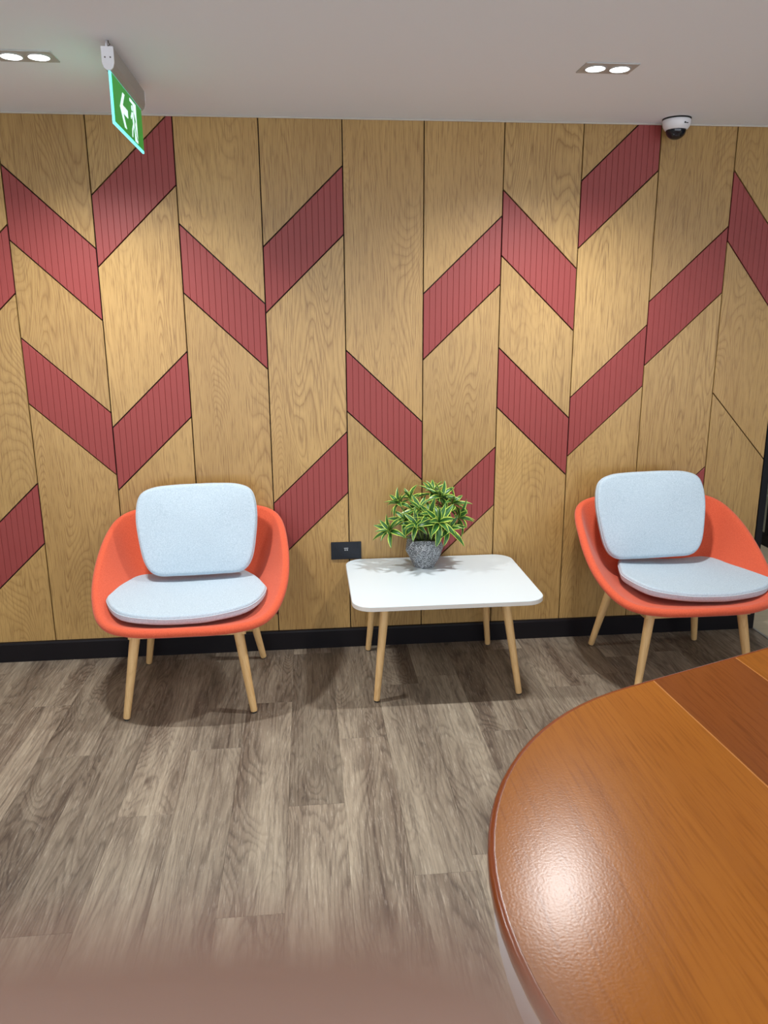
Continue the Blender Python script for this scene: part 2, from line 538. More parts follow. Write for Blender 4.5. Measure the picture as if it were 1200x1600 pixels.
# floor of planks
b = MB(); b.box((XL - .12, YF - .12, -0.06), (3.178, 0.12, -0.0025))
floor = tag(b.build('floor', plain('floor_screed', sr(70, 60, 52), .9)), kind='structure')
PW, PL = 0.1876, 1.22
px0 = 0.218
starts = {1: -.906, 0: -1.297, -1: -1.79, -2: -.90, -3: -.487, 2: -1.78, 3: -1.297, 4: -.885, 5: -.45, 6: -1.6, 7: -.89, 8: -1.35, 9: -.55}
fto3 = lambda u, v, d: (u, v, -d)
k0 = int(math.floor((XL - px0) / PW)); k1 = int(math.ceil((3.17 - px0) / PW))
for k in range(k0, k1 + 1):
    xa, xb = max(px0 + k * PW, XL), min(px0 + (k + 1) * PW, 3.171)
    if xb - xa < 0.01: continue
    j = starts.get(k, -random.uniform(0.1, 1.3))
    while j < 0: j += PL
    while j - PL > YF:
        ya, yb = max(j - PL, YF), min(j, 0.0)
        if yb > ya + .005:
            poly = inset([(xa, ya), (xb, ya), (xb, yb), (xa, yb)], 0.0002)
            v, f = prism(poly, fto3, 0.0, 0.0025, 0.0005)
            mk('plank', v, f, FLOOR, floor)
        j -= PL
    ya, yb = YF, min(j, 0)
    if yb > ya + 0.005:
        v, f = prism(inset([(xa, ya), (xb, ya), (xb, yb), (xa, yb)], 0.0002), fto3, 0.0, 0.0025, 0.0005)
        mk('plank', v, f, FLOOR, floor)

# pale floor of the space beyond
b = MB(); b.box((3.186, YF, -0.06), (HX, HY, -0.003)); b.box((XR + .02, .12, -.06), (3.186, HY, -.003))
floor2 = tag(b.build('floor', plain('hall_screed', sr(120, 110, 95), .9)), kind='structure')
yy = YF
row = 0
while yy < HY:
    xs = 3.187 if yy < 0.13 else 3.187
    off = (row * 0.47) % 1.3
    x = xs - off
    while x < HX:
        xa, xb = max(x, xs), min(x + 1.3, HX)
        if xb > xa + .02:
            v, f = prism(inset([(xa, yy), (xb, yy), (xb, min(yy + .19, HY)), (xa, min(yy + .19, HY))], 0.0003), fto3, 0.0, 0.0028, 0.0005)
            mk('plank', v, f, PALE, floor2)
        x += 1.3
    yy += 0.19; row += 1

# ceiling and the other walls
b = MB(); b.box((XL - .12, YF - .12, H), (HX + .12, HY + .12, H + 0.1))
tag(b.build('ceiling', CEIL), kind='structure')
b = MB(); b.box((XL - .12, YF - .12, 0), (XL, .12, H)); tag(b.build('wall_left', PAINT), kind='structure')
b = MB(); b.box((HX, YF, 0), (HX + .12, HY, H)); tag(b.build('wall_right', DARKW), kind='structure')
b = MB(); b.box((XR + .012, HY, 0), (HX + .12, HY + .12, H)); tag(b.build('wall_far', PAINT), kind='structure')
b = MB(); b.box((XR + .0, .125, 0), (XR + .012, HY, H)); tag(b.build('wall_inner', PAINT), kind='structure')
# glazed partition across the passage
g = tag(empty('window_1', (4.12, 0, 0)), kind='structure')
for y0 in (-1.2, 0.1, 1.4, 2.7):
    b = MB(); b.box((-0.008, y0 + .02, 0.08), (0.008, y0 + 1.28, 2.40)); b.build('pane', GLASS, g)
    b = MB(); b.box((-0.02, y0 - .02, 0), (0.02, y0 + .02, H), 0.002); b.build('mullion', SEAL, g)
b = MB(); b.box((-0.025, -1.18, 0), (0.025, 4.0, 0.08), 0.003); b.build('bottom_rail', SEAL, g)
b = MB(); b.box((-0.02, -1.18, 2.40), (0.02, 4.0, H - .001), 0.003); b.build('head_rail', SEAL, g)

# ================================================================== LAMPS
def downlight(x, y, label, watts, two=True, rx=0.0):
    t = tag(empty('downlight', (x, y, H)), label, 'ceiling light', 'twin recessed ceiling downlights')
    b = MB(); b.box((-0.094, -0.054, -0.004), (0.094, 0.054, 0.0), 0.0015)
    b.build('trim_plate', PLATE, t)
    for s in (-0.043, 0.043):
        b = MB(); b.lathe([(0.036, -0.0055), (0.036, -0.004), (0.040, -0.004), (0.040, -0.0065), (0.0365, -0.0068)], (s, 0, 0), 32)
        b = MB()
        vs = []; fs = []
        n = 32
        for r, z in ((0.033, -0.004), (0.033, -0.0065), (0.038, -0.0065), (0.039, -0.004)):
            vs += [(s + r * math.cos(2 * PI * q / n), r * math.sin(2 * PI * q / n), z) for q in range(n)]
        for i in range(3):
            for q in range(n):
                fs.append((i * n + q, i * n + (q + 1) % n, (i + 1) * n + (q + 1) % n, (i + 1) * n + q))
        b.add(vs, fs); b.build('bezel', PLATE, t, True)
        b = MB(); b.lathe([(0.0325, -0.004), (0.0325, -0.0052), (0.02, -0.0062), (0.004, -0.0066)], (s, 0, 0), 28)
        b.build('lens', LENS, t, True)
    for s in ((-0.043, 0.043) if two else (0.0,)):
        l = bpy.data.lights.new('bulb', 'SPOT'); l.energy = watts; l.color = LAMP_COL
        l.spot_size = math.radians(146); l.spot_blend = 1.0; l.shadow_soft_size = 0.026 if two else 0.08
        o = bpy.data.objects.new('bulb', l); COL.objects.link(o); o.parent = t; o.location = (s, 0, -0.034 if two else -0.09)
    return t
downlight(0.010, -0.722, 'twin recessed downlight at the left edge of the ceiling, left of the exit sign', SPOT_W)
downlight(1.943, -0.747, 'twin recessed downlight in the ceiling near the dome camera', SPOT_W)
for x, y, wt, lb in ((0.01, -2.75, .7, 'added unseen downlight above the left of the open floor, second from the panelled wall'),
                     (1.94, -2.75, .7, 'added unseen downlight over the brown wooden table'),
                     (0.01, -4.9, 3.0, 'added unseen downlight at the rear left, farthest from the panelled wall'),
                     (1.94, -4.9, 3.0, 'added unseen downlight at the rear right, farthest from the panelled wall'),
                     (4.9, -2.0, 1.0, 'added unseen downlight above the pale floor beyond the glass'),
                     (3.65, 1.2, 1.0, 'added unseen downlight in the passage behind the panelled wall')):
    downlight(x, y, lb, REAR_W * wt, False)  # lamps added out of view to brighten the ceiling and room

# ================================================================== CHAIRS
HALF = [(0.0, -.727, .417), (.21, -.701, .413), (.336, -.624, .428), (.395, -.452, .500), (.397, -.235, .614), (.349, -.058, .706), (.209, -.034, .738), (0.0, -.028, .748)]
CY = -0.38
def rim_curve(m=12):
    c = [Vector((x, y - CY, z)) for x, y, z in HALF]
    full = c + [Vector((-p.x, p.y, p.z)) for p in c[-2:0:-1]]
    n = len(full); out = []
    for i in range(n):
        p0, p1, p2, p3 = full[i - 1], full[i], full[(i + 1) % n], full[(i + 2) % n]
        for k in range(m):
            t = k / m
            out.append(0.5 * ((2 * p1) + (p2 - p0) * t + (2 * p0 - 5 * p1 + 4 * p2 - p3) * t * t + (3 * p1 - p0 - 3 * p2 + p3) * t ** 3))
    return out
def sstep(a, b, x):
    t = max(0.0, min(1.0, (x - a) / (b - a))); return t * t * (3 - 2 * t)
def build_shell(parent):
    rim = rim_curve()
    n = len(rim)
    C0 = Vector((0, -0.03, 0.375)); TH = 0.036
    K = 18
    inner = []
    for j in range(1, K + 1):
        s = j / K; th = s * PI / 2
        ring = []
        for q in rim:
            back = sstep(-0.1, 0.3, q.y)
            a = 0.95 - 0.35 * back
            fx = s ** (0.85 - 0.3 * back)
            fz = s ** (3.1 - 0.5 * back)
            Q = Vector((q.x * 0.955, q.y - 0.018 * max(-1.0, min(1.0, q.y / 0.15)), q.z))
            zz = C0.z + (Q.z - C0.z) * fz
            ring.append(Vector((C0.x + (Q.x - C0.x) * fx, C0.y + (Q.y - C0.y) * fx, zz)))
        inner.append(ring)
    # normals of the inner skin
    def nrm(j, i):
        a = inner[min(j + 1, K - 1)][i] - inner[max(j - 1, 0)][i]
        c = inner[j][(i + 1) % n] - inner[j][i - 1]
        v = c.cross(a); v.normalize()
        return v
    vs = []; rings = []
    def addring(pts):
        base = len(vs); vs.extend(pts); rings.append(base)
    sgn = 1
    v0 = nrm(K // 2, 0)
    if v0.z > 0 or (inner[K // 2][0] + v0 * .1 - Vector((0, 0, .9))).length < (inner[K // 2][0] - Vector((0, 0, .9))).length: sgn = -1
    outn = [[nrm(j, i) * sgn for i in range(n)] for j in range(K)]
    for j in range(K - 1): addring(inner[j])
    top = inner[K - 1]
    # padded rim: half circle from inner to outer
    for a in range(0, 9):
        ang = PI * a / 8
        ring = []
        for i in range(n):
            o_ = outn[K - 1][i]
            up = (inner[K - 1][i] - inner[K - 3][i]).normalized()
            c = top[i] + o_ * (TH / 2)
            ring.append(c - o_ * (TH / 2) * math.cos(ang) + up * (TH / 2) * math.sin(ang))
        addring(ring)
    for j in range(K - 2, -1, -1):
        addring([inner[j][i] + outn[j][i] * TH for i in range(n)])
    fs = []
    for a, b_ in zip(rings[:-1], rings[1:]):
        for i in range(n):
            l = (i + 1) % n
            fs.append((a + i, a + l, b_ + l, b_ + i))
    vs.append(C0); ci = len(vs) - 1
    for i in range(n): fs.append((ci, rings[0] + (i + 1) % n, rings[0] + i))
    vs.append(C0 - Vector((0, 0, TH))); cj = len(vs) - 1
    for i in range(n): fs.append((cj, rings[-1] + i, rings[-1] + (i + 1) % n))
    sh = mk('shell', vs, fs, ORANGE, parent, True)
    # seam welt running round the outside of the rim
    pts = [top[i] + outn[K - 1][i] * (TH * 0.93) - (inner[K - 1][i] - inner[K - 3][i]).normalized() * 0.004 for i in range(n)]
    b = MB(); b.tube(pts, 0.0022, 6, closed=True); b.build('welt', SEAM, sh, True)
    return sh
def taper_leg(name, a, b_, r0, r1, mat, parent, foot=True):
    """a top, b bottom; wooden leg with rounded foot and black glide. Mesh lies in its own frame (grain along local z)."""
    a = Vector(a); b_ = Vector(b_)
    L = (a - b_).length
    m = MB()
    m.lathe([(r1 * 0.86, 0.006), (r1 * .97, 0.009), (r1, 0.016), (r1 + (r0 - r1) * .3, L * .33), (r1 + (r0 - r1) * .72, L * .66), (r0, L)], n=20)
    o = m.build(name, mat, parent); smooth_angle(o, 40)
    o.location = b_
    o.rotation_mode = 'QUATERNION'
    o.rotation_quaternion = Vector((0, 0, 1)).rotation_difference((a - b_).normalized())
    if foot:
        m = MB(); m.lathe([(r1 * .7, 0.0), (r1 * .74, .001), (r1 * .74, .0065)], n=16)
        m.build('rubber_foot', RUB, o)
    return o
def make_chair(x, y, rz, label):
    t = tag(empty('tub_armchair', (x, y + CY, 0), rz), label, 'chair', 'orange tub chairs against the panelled wall')
    build_shell(t)
    feet = [(-.263, -.645), (.255, -.645), (-.270, -.110), (.272, -.108)]
    tops = [(-.205, -.600), (.200, -.600), (-.205, -.185), (.205, -.185)]
    for (fx, fy), (tx, ty) in zip(feet, tops):
        taper_leg('leg', (tx, ty - CY, .375 if fy < -.3 else .365), (fx, fy - CY, 0), .0215, .0145, ASH, t)
    m = MB()
    m.box((-.235, -.620 - CY, .340), (.235, -.580 - CY, .362), .003)
    m.box((-.235, -.215 - CY, .330), (.235, -.175 - CY, .352), .003)
    m.box((-.235, -.60 - CY, .338), (-.195, -.19 - CY, .356), .003)
    m.box((.195, -.60 - CY, .338), (.235, -.19 - CY, .356), .003)
    m.build('underframe', ASH, t)
    return t
make_chair(.368, .006, .01, 'orange tub chair on wooden legs at the left, beside the black wall socket')
make_chair(2.526, -.02, .0, 'orange tub chair on wooden legs at the right, partly behind the wooden table')

# cushions ---------------------------------------------------------
def cat2(pts, m=8):
    n = len(pts); out = []
    P = [Vector(p) for p in pts]
    for i in range(n):
        p0, p1, p2, p3 = P[i - 1], P[i], P[(i + 1) % n], P[(i + 2) % n]
        for k in range(m):
            t = k / m
            out.append(0.5 * ((2 * p1) + (p2 - p0) * t + (2 * p0 - 5 * p1 + 4 * p2 - p3) * t * t + (3 * p1 - p0 - 3 * p2 + p3) * t ** 3))
    return out
def cushion(name, outline, th, mw, label, group, crown=.014, bend=None, seam=-0.30):
    """outline in local xy (m), thickness along z; softly crowned, squarish edge"""
    n = len(outline)
    c = Vector((sum(p[0] for p in outline) / n, sum(p[1] for p in outline) / n))
    vs = []; fs = []
    prof = []
    R = th / 2
    # (scale shrink distance, z)
    for a in range(0, 13):
        ang = -PI / 2 + PI * a / 12
        s_, c_ = math.sin(ang), math.cos(ang)
        prof.append((R * .8 * (1 - abs(c_) ** .6), R * (abs(s_) ** .75) * (1 if s_ >= 0 else -1)))
    rows = []
    def ring(shr, z, f=None):
        base = len(vs)
        for p in outline:
            d = Vector(p[:2]) - c; L = d.length
            q = c + d * ((L - shr) / L) if f is None else c + d * ((L - shr) / L) * f
            k = 1 - ((f if f is not None else 1.0)) ** 2
            zz = z + (crown * k if z > 0 else -crown * .3 * k)
            wob = .0022 * noise.noise(Vector((q.x * 9, q.y * 9, (1.3 if z > 0 else 4) + len(name))))
            if bend: zz += bend(q.x, q.y)
            vs.append((q.x, q.y, zz + wob))
        rows.append(base)
    for f in (.12, .3, .5, .68, .82, .92, .975): ring(prof[0][0], prof[0][1], f)
    for s_, z in prof: ring(s_, z)
    for f in (.975, .92, .82, .68, .5, .3, .12): ring(prof[-1][0], prof[-1][1], f)
    for a, b_ in zip(rows[:-1], rows[1:]):
        for i in range(n):
            l = (i + 1) % n
            fs.append((a + i, a + l, b_ + l, b_ + i))
    fs.append(tuple(range(rows[0] + n - 1, rows[0] - 1, -1))); fs.append(tuple(range(rows[-1], rows[-1] + n)))
    t = mk(name, vs, fs, BLUE, None, True)
    t.matrix_world = mw
    tag(t, label, 'cushion', group)
    # piping along the edge
    pts = []
    for p in outline:
        d = Vector(p[:2]) - c; L = d.length
        q = c + d * ((L + .0002) / L)
        z = R * seam * -1
        if bend: z += bend(q.x, q.y)
        pts.append((q.x, q.y, z))
    m = MB(); m.tube(pts, .0024, 6, closed=True); m.build('piping', GREYP, t, True)
    return t
# back cushion outline: x right, y up the back
bo = [(-.185, -.19), (-.232, -.14), (-.256, -.03), (-.264, .08), (-.245, .165), (-.185, .198), (-.09, .207), (0, .208), (.09, .207), (.185, .198), (.245, .165), (.264, .08), (.256, -.03), (.232, -.14), (.185, -.19), (.09, -.197), (-.09, -.197)]
bo = cat2([Vector((x, y, 0)) for x, y in bo], 6)
so = [(-.20, .235), (-.272, .13), (-.315, -.01), (-.325, -.11), (-.26, -.235), (-.12, -.275), (0, -.282), (.12, -.275), (.26, -.235), (.325, -.11), (.315, -.01), (.272, .13), (.20, .235), (0, .25)]
so = cat2([Vector((x, y, 0)) for x, y in so], 6)
def back_mw(x, y, z, lean, roll, rz=0.0):
    return Matrix.Translation((x, y, z)) @ Matrix.Rotation(rz, 4, 'Z') @ Matrix.Rotation(PI / 2 - lean, 4, 'X') @ Matrix.Rotation(roll, 4, 'Z')
def seat_mw(x, y, z, rz, rx=0.0, ry=0.0):
    return Matrix.Translation((x, y, z)) @ Matrix.Rotation(rz, 4, 'Z') @ Matrix.Rotation(rx, 4, 'X') @ Matrix.Rotation(ry, 4, 'Y')
bendb = lambda x, y: .35 * x * x
bends = lambda x, y: .30 * x * x
cushion('back_cushion', bo, .055, back_mw(.379, -.178, .670, .30, .02), 'pale blue-grey back cushion in the left orange chair', 'back cushions of the tub chairs', bend=bendb)
cushion('back_cushion', bo, .055, back_mw(2.479, -.19, .676, .30, .02), 'pale blue-grey back cushion in the right orange chair, tilted slightly', 'back cushions of the tub chairs', bend=bendb)
cushion('seat_cushion', so, .042, seat_mw(.347, -.352, .425, .10, .02), 'pale blue-grey seat cushion lying askew in the left orange chair', 'seat cushions of the tub chairs', crown=.008, bend=bends)
cushion('seat_cushion', so, .042, seat_mw(2.603, -.352, .425, -.06, .02), 'pale blue-grey seat cushion in the right orange chair, shifted to the right', 'seat cushions of the tub chairs', crown=.008, bend=bends)

# ================================================================== SIDE TABLE
TZ = 0.455
t = tag(empty('side_table', (1.447, -.338, 0)), 'low white-topped side table on wooden legs between the orange chairs', 'table')
def rrect(hx, hy, r, n=8):
    out = []
    for cx, cy, a0 in ((hx - r, hy - r, 0), (-hx + r, hy - r, PI / 2), (-hx + r, -hy + r, PI), (hx - r, -hy + r, 1.5 * PI)):
        out += [(cx + r * math.cos(a0 + PI / 2 * k / n), cy + r * math.sin(a0 + PI / 2 * k / n)) for k in range(n + 1)]
    return out
o2 = rrect(.404, .328, .085)
v, f = prism(o2, lambda u, v_, d: (u, v_, TZ - d), 0, .0195, .0012)
top = mk('tabletop', v, f, TABW, t)
o3 = rrect(.4046, .3286, .0856)
vs = [(x, y, TZ - .0022) for x, y in o3] + [(x, y, TZ - .0185) for x, y in o3]
oi = rrect(.4030, .3270, .084)
vs += [(x, y, TZ - .0185) for x, y in oi] + [(x, y, TZ - .0022) for x, y in oi]
n = len(o3)
fs = []
for a in range(4):
    for k in range(n): fs.append((a * n + k, a * n + (k + 1) % n, ((a + 1) % 4) * n + (k + 1) % n, ((a + 1) % 4) * n + k))
mk('edge_band', vs, fs, TABE, top)
for (fx, fy), (tx, ty) in zip([(-.307, -.262), (.316, -.262), (-.302, .268), (.300, .268)], [(-.262, -.215), (.252, -.215), (-.262, .215), (.252, .215)]):
    taper_leg('leg', (tx, ty, TZ - .0195), (fx, fy, 0), .0195, .0135, ASH, t)

# ================================================================== PLANT
PX, PY = 1.410, -.150
t = tag(empty('potted_plant', (PX, PY, TZ)), 'potted plant with yellow-edged green leaves in a grey stone pot on the white table', 'plant')
rnd = random.Random(3)
rings_ = [(.052, .0, 6, .2), (.074, .040, 6, .72), (.096, .088, 6, 0.2), (.080, .136, 6, .72)]
vs = []; fs = []
for r, z, n, a0 in rings_:
    vs += [(r * math.cos(2 * PI * k / n + a0) * (1 + rnd.uniform(-.04, .04)), r * math.sin(2 * PI * k / n + a0) * (1 + rnd.uniform(-.04, .04)), z + (rnd.uniform(-.011, .011) if z > 0 else 0)) for k in range(n)]
for i in range(3):
    for k in range(6):
        l = (k + 1) % 6; a, b_ = i * 6, (i + 1) * 6
        if i % 2 == 0: fs += [(a + k, a + l, b_ + k), (a + l, b_ + l, b_ + k)]
        else: fs += [(a + k, a + l, b_ + l), (a + k, b_ + l, b_ + k)]
fs.append(tuple(range(5, -1, -1)))
# inner lip
base = len(vs)
for k in range(6):
    x, y, z = vs[18 + k]; vs.append((x * .86, y * .86, z - .002))
for k in range(6):
    x, y, z = vs[18 + k]; vs.append((x * .80, y * .80, z - .04))
for k in range(6):
    l = (k + 1) % 6
    fs.append((18 + k, 18 + l, base + l, base + k)); fs.append((base + k, base + l, base + 6 + l, base + 6 + k))
fs.append(tuple(range(base + 6, base + 12)))
pot = mk('pot', vs, fs, STONE, t)
bm = bmesh.new(); bm.from_mesh(pot.data)
bmesh.ops.bevel(bm, geom=[e for e in bm.edges if e.calc_face_angle(0) > .1], offset=.0025, segments=1, affect='EDGES')
bm.to_mesh(pot.data); bm.free()
m = MB(); m.lathe([(.056, .098), (.060, .104), (.03, .110), (.004, .112)], n=18); m.build('soil', SOIL, t, True)

def leaf_mesh(L, Wd, droop, curl):
    nl = 8
    vs = []; uvs = []
    for i in range(nl + 1):
        s = i / nl
        wd = Wd * (math.sin(PI * min(1, s * .93 + .07)) ** .8) * (1 - .25 * s) if i < nl else 0.0005
        if i == 0: wd = Wd * .28
        ang = droop * s
        x = L * (math.sin(ang) / droop if abs(droop) > 1e-3 else s) if True else 0
        z = -L * ((1 - math.cos(ang)) / droop) if abs(droop) > 1e-3 else 0
        for j, u in enumerate((-1, -.5, 0, .5, 1)):
            vs.append((x, u * wd / 2, z + abs(u) * wd * curl))
            uvs.append(((u + 1) / 2, s))
    fs = []
    for i in range(nl):
        for j in range(4):
            a = i * 5 + j
            fs.append((a, a + 1, a + 6, a + 5))
    me = bpy.data.meshes.new('leaf'); me.from_pydata(vs, [], fs); me.update()
    uvl = me.uv_layers.new(name='UVMap')
    for lp in me.loops: uvl.data[lp.index].uv = uvs[lp.vertex_index]
    me.polygons.foreach_set('use_smooth', [True] * len(me.polygons))
    me.materials.append(LEAF)
    return me
LM = [leaf_mesh(.104, .0320, d, .24) for d in (.4, .8, 1.2, 1.6)] + [leaf_mesh(.118, .0340, d, .22) for d in (.35, .8, 1.4)]
def P3(px, py, y):
    """world point on the plane y seen at pixel px, py of the photograph"""
    v = CF + CR * ((px - 600) / F_PX) + CU * ((800 - py) / F_PX)
    return CAM + v * ((y - CAM.y) / v.y)
heads = [  # pixel, depth, axis tilt (x, y), size, leaves
    (685, 816, -.265, (.15, -.75), 1.12, 15), (651, 820, -.235, (-.25, -.55), .92, 13), (609, 829, -.20, (-.55, -.35), .86, 14),
    (623, 786, -.15, (-.45, -.15), .80, 12), (657, 797, -.18, (-.15, -.35), .88, 12), (676, 770, -.12, (.0, -.15), .84, 13),
    (708, 786, -.15, (.45, -.20), .88, 13), (716, 808, -.19, (.55, -.35), .88, 13), (694, 795, -.10, (.15, .10), .9, 11), (650, 800, -.085, (-.25, .15), .8, 9),
    (672, 805, -.22, (-.05, -.6), 1.0, 14), (700, 826, -.22, (.35, -.7), .9, 12), (634, 812, -.19, (-.4, -.4), .85, 12), (690, 776, -.15, (.25, -.3), .9, 12), (640, 778, -.13, (-.2, -.1), .8, 10)]
for hi, (hx, hy, d, (ax, ay), size, nl) in enumerate(heads):
    p = P3(hx, hy, d) - Vector((PX, PY, TZ))
    axis = Vector((ax, ay, .62)).normalized()
    b0 = Vector((p.x * .18, p.y * .18, .105))
    mid = (b0 + p) / 2 + Vector((0, 0, .012))
    m = MB(); m.tube([b0, mid - (p - b0) * .2, mid, p - axis * .012, p], [.004, .0036, .0034, .0032, .003], 8)
    st = m.build('stem', STEM, t, True)
    q0 = Vector((0, 0, 1)).rotation_difference(axis)
    for k in range(nl):
        az = k * 2.39996 + hi
        lev = k / nl
        el = .12 + 1.15 * lev + rnd.uniform(-.12, .12)      # outer leaves low, inner upright
        me = LM[rnd.choice([0, 1, 2, 3, 4, 5, 6]) if lev < .55 else rnd.choice([0, 1, 4])]
        o = bpy.data.objects.new('leaf', me); COL.objects.link(o); o.parent = st
        R_ = q0.to_matrix().to_4x4() @ Matrix.Rotation(az, 4, 'Z') @ Matrix.Rotation(-el, 4, 'Y')
        sc = 1.12 * size * rnd.uniform(.82, 1.05) * (1 - .25 * lev)
        o.matrix_basis = Matrix.Translation(p - axis * .010 * (1 - lev)) @ R_ @ Matrix.Scale(sc, 4)

# ================================================================== WALL SOCKET
t = tag(empty('wall_socket', (1.0495, 0, .4985)), 'matt black double wall socket with charging ports, left of the white table', 'socket')
m = MB(); m.box((-.0735, -.0075, -.0435), (.0735, -.0002, .0435), .0018); m.build('face_plate', SOCK, t)
for x, y in ((-.052, .0235), (.055, .0235)):
    m = MB(); m.box((x - .006, -.0105, y - .010), (x + .006, -.0070, y + .010), .0012); m.build('rocker_switch', SOCK, t)
for x0 in (-.037, .040):
    for dx, dz, hw, hh in ((0, .004, .0026, .0045), (-.0115, -.020, .0042, .0024), (.0115, -.020, .0042, .0024)):
        m = MB(); m.box((x0 + dx - hw, -.0080, dz - hh), (x0 + dx + hw, -.0070, dz + hh)); m.build('pin_hole', SOCKD, t)
for dx in (-.005, .005):
    m = MB(); m.box((dx - .0030, -.0082, .001), (dx + .0030, -.0070, .0065)); m.build('charging_port', PRINT, t)
m = MB(); m.box((-.010, -.0079, .0110), (.010, -.0072, .0145))
m.build('printed_marks', PRINT, t)

# ================================================================== EXIT SIGN
sx = .310
t = tag(empty('exit_sign', (sx, -.66, H)), 'green illuminated emergency exit sign hanging from the ceiling', 'sign')
y0, y1 = -.912 + .66, -.428 + .66
zz = lambda z: z - H
m = MB()
prof = [(-.017, 2.396), (.017, 2.396), (.017, 2.352), (.013, 2.338), (.005, 2.331), (-.005, 2.331), (-.013, 2.338), (-.017, 2.352)]
n = len(prof)
vs = [(x, y0 + .006, zz(z)) for x, z in prof] + [(x, y1 - .006, zz(z)) for x, z in prof]
m.add(vs, [tuple(range(n)), tuple(range(2 * n - 1, n - 1, -1))] + [(k, n + k, n + (k + 1) % n, (k + 1) % n) for k in range(n)])
hs_ = m.build('housing', GREYM, t)
for ya, yb in ((y0, y0 + .006), (y1 - .006, y1)):
    m = MB(); vs = [(x * 1.08, ya, zz(z)) for x, z in prof] + [(x * 1.08, yb, zz(z)) for x, z in prof]
    m.add(vs, [tuple(range(n)), tuple(range(2 * n - 1, n - 1, -1))] + [(k, n + k, n + (k + 1) % n, (k + 1) % n) for k in range(n)])
    e = m.build('end_cap', WPL, t)
    if ya == y0:
        for x in (-.008, .008):
            m = MB(); m.tube([(x, ya - .0008, zz(2.366)), (x, ya + .001, zz(2.366))], .0024, 10); m.build('screw', METAL, e)
pa, pb = -.905 + .66, -.445 + .66
z0_, z1_ = zz(2.183), zz(2.333)
m = MB(); m.box((-.003, pa, z0_), (.003, pb, z1_), .0008); pane = m.build('light_panel', SIGNE, t)
for s in (1, -1):
    m = MB(); m.box((min(.0031 * s, .0042 * s), pa + .012, z0_ + .008), (max(.0031 * s, .0042 * s), pb - .006, z1_ - .004)); gf = m.build('green_face', SIGNG, t)
    def flat(poly, name='symbol'):
        """poly in (u along sign from the near end, z above the foot), convex"""
        if area(poly) < 0: poly = poly[::-1]
        X0, X1 = .0042 * s, .0052 * s
        k_ = len(poly)
        vs = [(X1, pa + u, z0_ + z) for u, z in poly] + [(X0, pa + u, z0_ + z) for u, z in poly]
        mbs.add(vs, [tuple(range(k_)), tuple(range(2 * k_ - 1, k_ - 1, -1))] + [(i, (i + 1) % k_, k_ + (i + 1) % k_, k_ + i) for i in range(k_)])
    mbs = MB()
    # arrow to the left
    cz = .073; au = .095
    flat([(au, cz), (au + .052, cz + .052), (au + .080, cz + .052), (au + .028, cz)])
    flat([(au, cz), (au + .052, cz - .052), (au + .080, cz - .052), (au + .028, cz)])
    flat([(au + .020, cz - .012), (au + .112, cz - .012), (au + .112, cz + .012), (au + .020, cz + .012)])
    mbs.build('arrow_symbol', SIGNW, gf)
    mbs = MB()
    # door with a running figure
    du = .255
    flat([(du + .05, .012), (du + .095, .012), (du + .095, .137), (du + .05, .137)])
    flat([(du - .0, .127), (du + .05, .127), (du + .05, .137), (du, .137)])
    # figure
    hd = [(du + .030 + .0095 * math.cos(2 * PI * k / 12), .112 + .0095 * math.sin(2 * PI * k / 12)) for k in range(12)]
    flat(hd)
    flat([(du + .022, .098), (du + .040, .100), (du + .050, .062), (du + .034, .058)])
    flat([(du + .022, .098), (du + .026, .088), (du + .006, .072), (du + .001, .079)])
    flat([(du + .034, .064), (du + .044, .058), (du + .022, .040), (du + .012, .044)])
    flat([(du + .012, .044), (du + .022, .042), (du + .012, .016), (du + .003, .018)])
    mbs.build('running_figure_symbol', SIGNW, gf)
    mbs = MB()
    X = .0054
    def flat2(poly):
        if area(poly) < 0: poly = poly[::-1]
        k_ = len(poly)
        vs = [(.0060 * s, pa + u, z0_ + z) for u, z in poly] + [(.0052 * s, pa + u, z0_ + z) for u, z in poly]
        mbs.add(vs, [tuple(range(k_)), tuple(range(2 * k_ - 1, k_ - 1, -1))] + [(i, (i + 1) % k_, k_ + (i + 1) % k_, k_ + i) for i in range(k_)])
    flat2([(du + .050, .094), (du + .054, .098), (du + .074, .076), (du + .069, .072)])
    flat2([(du + .050, .062), (du + .056, .068), (du + .070, .040), (du + .062, .037)])
    flat2([(du + .062, .040), (du + .070, .040), (du + .088, .024), (du + .083, .018)])
    flat2([(du + .050, .1), (du + .057, .094), (du + .058, .060), (du + .050, .056)])
    mbs.build('green_limb', SIGNG, gf)
for yy_ in (-.885 + .66, -.497 + .66):
    m = MB()
    pts = [(0, yy_, 0), (0, yy_ + .002, -.006), (.004, yy_ + .004, -.010), (0, yy_ + .001, -.014), (-.004, yy_ - .002, -.018), (0, yy_, -.0245)]
    m.tube(pts, .0014, 8); m.build('hook', METAL, t, True)
m = MB(); m.tube([(-.004, y0 + .012, -.024), (-.005, y0 + .016, -.012), (-.006, y0 + .028, 0)], .0028, 8); m.build('cable', WPL, t, True)

